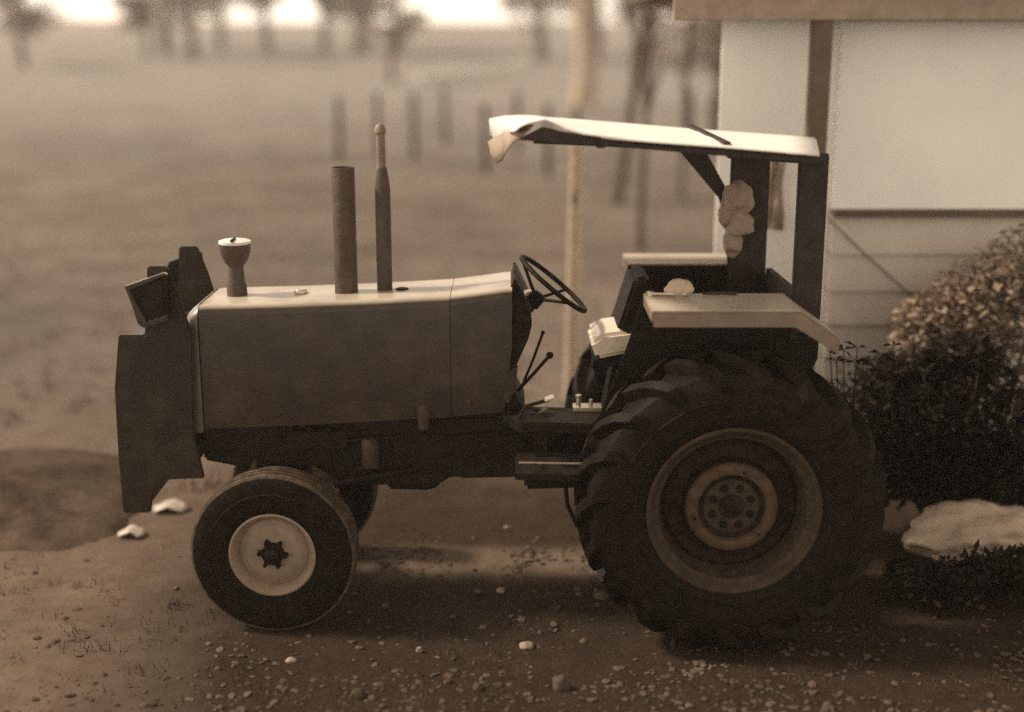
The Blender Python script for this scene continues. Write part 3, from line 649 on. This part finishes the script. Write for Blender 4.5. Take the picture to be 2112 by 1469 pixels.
# --- canopy: rear posts, cross panel, brace, side rails and the crumpled sheet
nx0, nx1 = P(1640, 480, .47).x, P(1700, 480, .47).x
bm = bmesh.new(); box(bm, ((nx0 + nx1) / 2, .47, (FZ + 2.66) / 2 - .1), (nx1 - nx0, .05, 2.66 - FZ + .2)); fin('canopy_post', bm, M['post'], T, bevel=.008)
fx0, fx1 = P(1502, 480, 1.46).x, P(1581, 480, 1.46).x
bm = bmesh.new(); box(bm, ((fx0 + fx1) / 2, 1.46, (FZ + 2.66) / 2 - .1), (fx1 - fx0, .05, 2.66 - FZ + .2)); fin('canopy_post', bm, M['post'], T, bevel=.008)
a = P(1635, 600, .50); c = P(1580, 553, 1.43)
bm = bmesh.new(); xm = (a.x + c.x) / 2 + .09
vs = []
for (y, x, z) in ((.497, a.x, a.z), (1.433, c.x, c.z)):
    for dx in (0, .035):
        for z2 in (z, FZ - .25): vs.append(bm.verts.new((x + dx, y, z2)))
q = vs
for f in ((0, 1, 3, 2), (4, 6, 7, 5), (0, 4, 5, 1), (2, 3, 7, 6), (0, 2, 6, 4), (1, 5, 7, 3)): bm.faces.new([q[i] for i in f])
fin('cross_panel', bm, M['post'], T)
fin('canopy_brace', pprism([(1392, 300), (1452, 306), (1506, 404), (1502, 470), (1482, 408)], 1.46, 1.44, 1.48), M['post'], T, bevel=.006)
# sheet
nearE = [(1072, 262), (1090, 254), (1110, 249.5), (1125, 247), (1140, 253), (1170, 268), (1205, 277), (1250, 283), (1300, 289), (1360, 294.5), (1420, 299), (1490, 304), (1560, 310), (1630, 316), (1690, 321)]
farE = [(1010, 246), (1040, 240), (1072, 238.5), (1100, 239), (1128, 243), (1160, 245), (1200, 248), (1250, 252), (1300, 256), (1360, 261), (1420, 266), (1490, 271), (1560, 276), (1630, 281), (1680, 285)]
Yn, Yf = .12, 1.80; bm = bmesh.new(); rows = []
ny = 13
for i in range(len(nearE)):
    a = P(*nearE[i], Yn); c = P(*farE[i], Yf); row = []
    for j in range(ny):
        t = j / (ny - 1); p = a.lerp(c, t)
        p.z += .016 * math.sin(math.pi * t) + .012 * noise.noise((p.x * 3, p.y * 3, 1)) * math.sin(math.pi * t)
        if i < 5: p.z -= .02 * math.sin(math.pi * t)
        row.append(bm.verts.new(p))
    rows.append(row)
# front flap: drooping continuation of the sheet over its front edge
fl = []
for j in range(ny):
    t = j / (ny - 1); p0 = rows[0][j].co
    fl.append(bm.verts.new((p0.x - .03 + .03 * t + .012 * math.sin(t * 7), p0.y, p0.z - .025 - .095 * t ** .7 + .02 * math.sin(t * 9))))
rows = [fl] + rows
for A, B in zip(rows, rows[1:]):
    for j in range(ny - 1): bm.faces.new((A[j], A[j + 1], B[j + 1], B[j]))
sheet = fin('canopy_sheet', bm, M['canvas'], T, smooth=60)
sd = sheet.modifiers.new('thick', 'SOLIDIFY'); sd.thickness = .008; sd.offset = 0
# torn piece hanging from the front corner
bm = bmesh.new(); vv = []
cols = [[(1006, 292), (1012, 318), (1024, 338)], [(1030, 278), (1034, 305), (1034, 332)], [(1052, 268), (1050, 290), (1040, 318)], [(1072, 260), (1068, 274), (1056, 294)], [(1100, 256), (1092, 266), (1080, 277)]]
for i, cl in enumerate(cols): vv.append([bm.verts.new(P(x, y, .12 + .03 * math.sin(i * 2.1 + k) + (.7 - .16 * i))) for k, (x, y) in enumerate(cl)])
for A, B in zip(vv, vv[1:]):
    for k in range(2): bm.faces.new((A[k], B[k], B[k + 1], A[k + 1]))
o = fin('torn_flap', bm, M['wood'], T, smooth=60); sd = o.modifiers.new('thick', 'SOLIDIFY'); sd.thickness = .006
def rail(pts, Y0, Y1): return fin('canopy_rail', pprism(pts, (Y0 + Y1) / 2, Y0, Y1), M['post'], T, bevel=.004)
rail([(1068, 288), (1120, 262), (1160, 272), (1300, 296), (1490, 310), (1696, 326), (1700, 337), (1490, 321), (1300, 305), (1150, 296)], .15, .20)
rail([(1100, 286), (1300, 292), (1490, 302), (1620, 312), (1620, 322), (1490, 312), (1300, 302), (1100, 296)], 1.66, 1.71)
for px in (1240, 1500):
    bm = bmesh.new(); a = P(px, 300, .2); c = P(px - 30, 297, 1.66); z = min(a.z, 2.69)
    box(bm, (a.x, .93, a.z + .0), (.04, 1.45, .03)); fin('canopy_crossbar', bm, M['post'], T)
fin('canopy_crossbar', pprism([(1500, 309), (1700, 325), (1700, 340), (1500, 326)], .47, .43, .51), M['post'], T, bevel=.004)

# ================================================================= THINGS ON THE TRACTOR
def lump(name, c, s, m, label, cat, seed, n=3, amp=.35):
    bm = bmesh.new(); bmesh.ops.create_icosphere(bm, subdivisions=n, radius=1)
    for v in bm.verts:
        k = 1 + amp * noise.noise(v.co * 1.4 + Vector((seed, 0, 0))) + amp * .4 * noise.noise(v.co * 4 + Vector((seed, 5, 0)))
        v.co = Vector((v.co.x * s[0] * k, v.co.y * s[1] * k, v.co.z * s[2] * k)) + Vector(c)
    return tag(fin(name, bm, m, smooth=60), label, cat)
# rag bundle tied to the far post
bm = bmesh.new()
q = P(1522, 432, 1.40)
blobs_ = [(P(1520, 410, 1.36), (.085, .075, .10), 1), (P(1524, 464, 1.35), (.08, .07, .07), 3), (P(1512, 496, 1.36), (.06, .06, .095), 5), (P(1500, 440, 1.37), (.05, .05, .09), 8)]
for c, s, sd_ in blobs_:
    g0 = len(bm.verts); r_ = bmesh.ops.create_icosphere(bm, subdivisions=4, radius=1)
    for v in r_['verts']:
        d = v.co.copy(); k = 1 + .25 * noise.noise(d * 1.5 + Vector((sd_, 0, 0))) + .16 * abs(noise.noise(Vector((d.x * 5, d.y * 5, d.z * 1.2 + sd_))))
        v.co = Vector((d.x * s[0] * k, d.y * s[1] * k, d.z * s[2] * k)) + c
rb = fin('rag_bundle', bm, M['cloth'], smooth=70); rm = rb.modifiers.new('join', 'REMESH'); rm.mode = 'VOXEL'; rm.voxel_size = .006; rm.use_smooth_shade = True
tx = bpy.data.textures.new('folds', 'CLOUDS'); tx.noise_scale = .10; tx.noise_depth = 1; tx.noise_type = 'SOFT_NOISE'; dm = rb.modifiers.new('folds', 'DISPLACE'); dm.texture = tx; dm.strength = .05; dm.mid_level = .45; dm.texture_coords = 'LOCAL'
tag(rb, 'crumpled pale brown rag bundle tied to the far canopy post', 'rag bundle')
lump('stone', P(1400, 600, .46) + Vector((0, 0, .015)), (.075, .045, .055), M['stone_pale'], 'smooth pale lump of stone resting on top of the near fender', 'stone', 2.2, 3, .2)
bm = bmesh.new(); a = Vector((P(1340, 608, .45).x, .45, FZ + .012)); c = Vector((P(1415, 606, .43).x, .43, FZ + .012))
tube(bm, [a, a.lerp(c, .25), a.lerp(c, .7), c], [.012, .010, .010, .013], 8); lathe(bm, [(.020, -.011), (.020, .011)], a, 'z', 12)
tag(fin('spanner', bm, M['chrome'], smooth=40), 'bright metal hand tool lying at the front of the near fender', 'tool')
bm = bmesh.new(); a = Vector((P(1450, 604, .48).x, .48, FZ + .010)); c = Vector((P(1520, 606, .47).x, .47, FZ + .010)); tube(bm, [a, a.lerp(c, .5) + Vector((0, .01, .0)), c], .009, 8)
tag(fin('metal_rod', bm, M['rim'], smooth=40), 'short thin rod lying along the inner edge of the near fender', 'rod')

# ================================================================= RIGHT EDGE: SHRUBS, BOULDER
def shrub(label, blobs, n, ls, leaf, seed, base):
    t = empty('shrub'); tag(t, label, 'shrub')
    bm = bmesh.new(); rr = random.Random(seed)
    for c, r_ in blobs:
        for k in range(3):
            e = Vector(c) + Vector((rr.uniform(-.6, .6) * r_[0], rr.uniform(-.6, .6) * r_[1], rr.uniform(-.2, .8) * r_[2])); b0 = Vector((base[0] + rr.uniform(-.1, .1), base[1] + rr.uniform(-.08, .08), -.05))
            tube(bm, [b0, b0.lerp(e, .5) + Vector((rr.uniform(-.05, .05), 0, .06)), e], [.016, .012, .005], 6)
    fin('stem', bm, M['bark'], t)
    V, Fc = leaves(blobs, n, ls, seed); rawmesh('foliage', V, Fc, M[leaf], t, 60); return t
b1 = [(P(1800, 850, 1.9), (.30, .35, .34)), (P(1880, 830, 1.9), (.34, .4, .36)), (P(1960, 850, 1.9), (.34, .4, .40)), (P(2060, 830, 1.9), (.4, .4, .46)), (P(1840, 780, 1.9), (.12, .2, .16)), (P(1925, 765, 1.9), (.12, .2, .14)), (P(2010, 745, 1.9), (.16, .2, .14)), (P(2130, 850, 1.9), (.4, .4, .42)), (P(1850, 920, 1.9), (.3, .3, .24)), (P(1960, 935, 1.9), (.34, .3, .2)), (P(2080, 930, 1.9), (.4, .3, .2)), (P(1860, 985, 1.9), (.3, .25, .2)), (P(1980, 990, 1.95), (.34, .2, .2)), (P(2090, 990, 1.95), (.34, .2, .2))]
shrub('dense dark leafy shrub just behind the large rear tyre', b1, 11000, .085, 'leaf', 21, (2.9, 2.0))
b2 = [(P(1920, 680, 2.45), (.30, .22, .26)), (P(1990, 650, 2.45), (.34, .24, .34)), (P(2070, 620, 2.45), (.4, .25, .40)), (P(2130, 590, 2.45), (.4, .25, .45))]
shrub('dry brown bush spreading against the lapped boards at right', b2, 6500, .075, 'leaf_dry', 22, (3.4, 2.55))
b3 = [(P(1880, 1190, .72), (.14, .2, .10)), (P(1960, 1200, .72), (.2, .2, .11)), (P(2050, 1185, .72), (.22, .2, .13)), (P(2120, 1180, .72), (.2, .2, .14))]
shrub('low black undergrowth on the ground in front of the pale boulder', b3, 5200, .06, 'leaf', 23, (2.55, .75))
# leafy weed tips showing over the rear tyre
t = empty('weed'); tag(t, 'sprig of broad leaves showing below the tail of the near fender', 'weed')
bm = bmesh.new(); base = Vector((P(1740, 900, 1.2).x, 1.25, 0)); V, Fc = [], []
rr = random.Random(5)
for (px, py) in ((1712, 728), (1740, 722), (1768, 716), (1725, 742), (1790, 745), (1815, 730), (1842, 712), (1765, 748)):
    e = P(px, py, 1.25); tube(bm, [base, base.lerp(e, .6) + Vector((.03, 0, 0)), e], [.008, .006, .003], 6)
    for k in range(4):
        d = Vector((rr.uniform(-1, 1), rr.uniform(-.5, .5), rr.uniform(-.25, .4))).normalized(); s = .075 * rr.uniform(.7, 1.2); sdv = d.cross(Vector((0, .6, 1))).normalized(); o = len(V); nn = Vector((0, 0, .012))
        V += [tuple(e), tuple(e + d * s * .5 + sdv * s * .24 + nn), tuple(e + d * s), tuple(e + d * s * .5 - sdv * s * .24 + nn)]; Fc += [(o, o + 1, o + 2), (o, o + 2, o + 3)]
fin('stem', bm, M['leaf'], t); rawmesh('foliage', V, Fc, M['leaf'], t)
g = P(2010, 1062, 1.35)
lump('boulder', (g.x + .08, 1.45, .13), (.46, .30, .20), M['stone_pale'], 'pale rounded boulder lying right of the large rear tyre', 'boulder', 4.4, 5, .30)

# ================================================================= SMALL THINGS ON THE GROUND
def gstone(px, py, wpx, hpx, label, seed, m='stone'):
    g = G(px, py); k = (g.y - CAM_Y) / F * 1.05
    V, Fc = [], []; s = wpx * k / 2
    bm = bmesh.new(); bmesh.ops.create_icosphere(bm, subdivisions=3, radius=1)
    for v in bm.verts:
        kk = 1 + .3 * noise.noise(v.co * 1.3 + Vector((seed, 0, 0))) + .1 * noise.noise(v.co * 4 + Vector((0, seed, 0)))
        v.co = Vector((v.co.x * s * kk, v.co.y * s * .8 * kk, v.co.z * hpx * k / 2 * kk)) + Vector((g.x, g.y, ground_z(g.x, g.y) + hpx * k * .22))
    tag(fin('stone', bm, M[m], smooth=60), label, 'stone')
gstone(1085, 1337, 32, 16, 'smooth oval pale stone lying alone in front of the big rear tyre', 1.1, 'pebble_pale')
gstone(1156, 1420, 40, 44, 'large round grey stone near the bottom edge of the ground', 2.7)
gstone(1033, 1222, 18, 14, 'pale stone at the edge of the lit strip under the tractor', 3.3, 'pebble_pale')
gstone(865, 1347, 14, 16, 'small upright pale stone on the bare soil between the wheels', 4.9, 'pebble_pale')
gstone(738, 1440, 34, 26, 'flat brown stone among the gravel below the front wheel', 5.2)
gstone(985, 1422, 20, 22, 'stubby brown stone left of the large round grey stone', 6.1)
gstone(1240, 1232, 30, 20, 'dull brown stone tucked beside the big rear tyre', 7.7)
gstone(600, 1362, 24, 12, 'flat pale stone on the ground below the front tyre', 8.8, 'pebble_pale')
def scrap(px, py, w_, h_, label, seed):
    g = G(px, py); k = (g.y - CAM_Y) / F * 1.05; bm = bmesh.new(); n = 8; rows = []
    for j in range(n):
        row = []
        for i in range(n):
            u, v = i / (n - 1) - .5, j / (n - 1) - .5
            row.append(bm.verts.new((g.x + u * w_ * k * (1 - .5 * abs(v)), g.y + v * w_ * k * .7, .02 + h_ * k * max(0, .6 - abs(u) - .3 * abs(v)) + .02 * noise.noise((u * 4, v * 4, seed)))))
        rows.append(row)
    for j in range(n - 1):
        for i in range(n - 1): bm.faces.new((rows[j][i], rows[j][i + 1], rows[j + 1][i + 1], rows[j + 1][i]))
    o = fin('scrap', bm, M['scrap'], smooth=60); s_ = o.modifiers.new('thick', 'SOLIDIFY'); s_.thickness = .004
    tag(o, label, 'scrap')
scrap(352, 1054, 74, 30, 'bent pale scrap on the ground in front of the front tyre', 1)
scrap(272, 1106, 60, 26, 'crumpled pale scrap lying below the nose of the tractor', 2)
scrap(1046, 1094, 12, 6, 'tiny bright scrap lying in the shade under the gearbox', 3)

# ================================================================= AIR, LIGHT, CAMERA
hm = bpy.data.materials.new('haze_air'); hm.use_nodes = True; nt = hm.node_tree; nt.nodes.clear()
ou = nt.nodes.new('ShaderNodeOutputMaterial'); pv = nt.nodes.new('ShaderNodeVolumePrincipled'); pv.inputs['Density'].default_value = .0016; pv.inputs['Color'].default_value = (.93, .86, .77, 1); pv.inputs['Anisotropy'].default_value = .3
nt.links.new(pv.outputs[0], ou.inputs['Volume'])
bm = bmesh.new(); box(bm, (0, 115, 8), (480, 262, 19)); tag(fin('haze', bm, hm, smooth=0), kind='stuff')

SUN_EL, SUN_AZ = R(45), R(-84)          # azimuth from +y towards +x
wd = bpy.data.worlds.new('World'); S.world = wd; wd.use_nodes = True; nt = wd.node_tree
bg = nt.nodes['Background']; sky = nt.nodes.new('ShaderNodeTexSky'); sky.sky_type = 'NISHITA'; sky.sun_disc = False; sky.sun_elevation = SUN_EL; sky.sun_rotation = SUN_AZ; sky.dust_density = 0.3; sky.air_density = 1; sky.ozone_density = 1
bw = nt.nodes.new('ShaderNodeRGBToBW'); mx = nt.nodes.new('ShaderNodeMix'); mx.data_type = 'RGBA'; mx.blend_type = 'MULTIPLY'; mx.inputs['Factor'].default_value = 1
nt.links.new(sky.outputs[0], bw.inputs[0]); nt.links.new(bw.outputs[0], mx.inputs['A']); mx.inputs['B'].default_value = (1.0, .86, .70, 1)
nt.links.new(mx.outputs['Result'], bg.inputs['Color']); bg.inputs['Strength'].default_value = .15
sl = bpy.data.lights.new('sun', 'SUN'); sl.energy = 2.2; sl.angle = R(7); sl.color = (1, .87, .72); so = bpy.data.objects.new('sun', sl); COL.objects.link(so)
d = Vector((math.sin(SUN_AZ) * math.cos(SUN_EL), math.cos(SUN_AZ) * math.cos(SUN_EL), math.sin(SUN_EL)))
so.rotation_euler = d.to_track_quat('Z', 'Y').to_euler(); so.location = (0, 20, 30)

cd = bpy.data.cameras.new('camera'); cam = bpy.data.objects.new('camera', cd); COL.objects.link(cam); S.camera = cam
cam.location = (0, CAM_Y, CAM_Z); cam.rotation_euler = (R(90) - PITCH, 0, 0)
cd.sensor_width = 36; cd.lens = F / 2112 * 36; cd.clip_start = .1; cd.clip_end = 2000
cd.dof.use_dof = True; cd.dof.focus_distance = 7.25; cd.dof.aperture_fstop = (cd.lens / 1000) / .125
S.view_settings.view_transform = 'Standard'; S.view_settings.look = 'None'; S.view_settings.exposure = 1.3; S.view_settings.gamma = 1
S.cycles.use_denoising = False; S.cycles.max_bounces = 6; S.cycles.volume_bounces = 0; S.cycles.use_adaptive_sampling = True
S.cycles.sample_clamp_indirect = 4
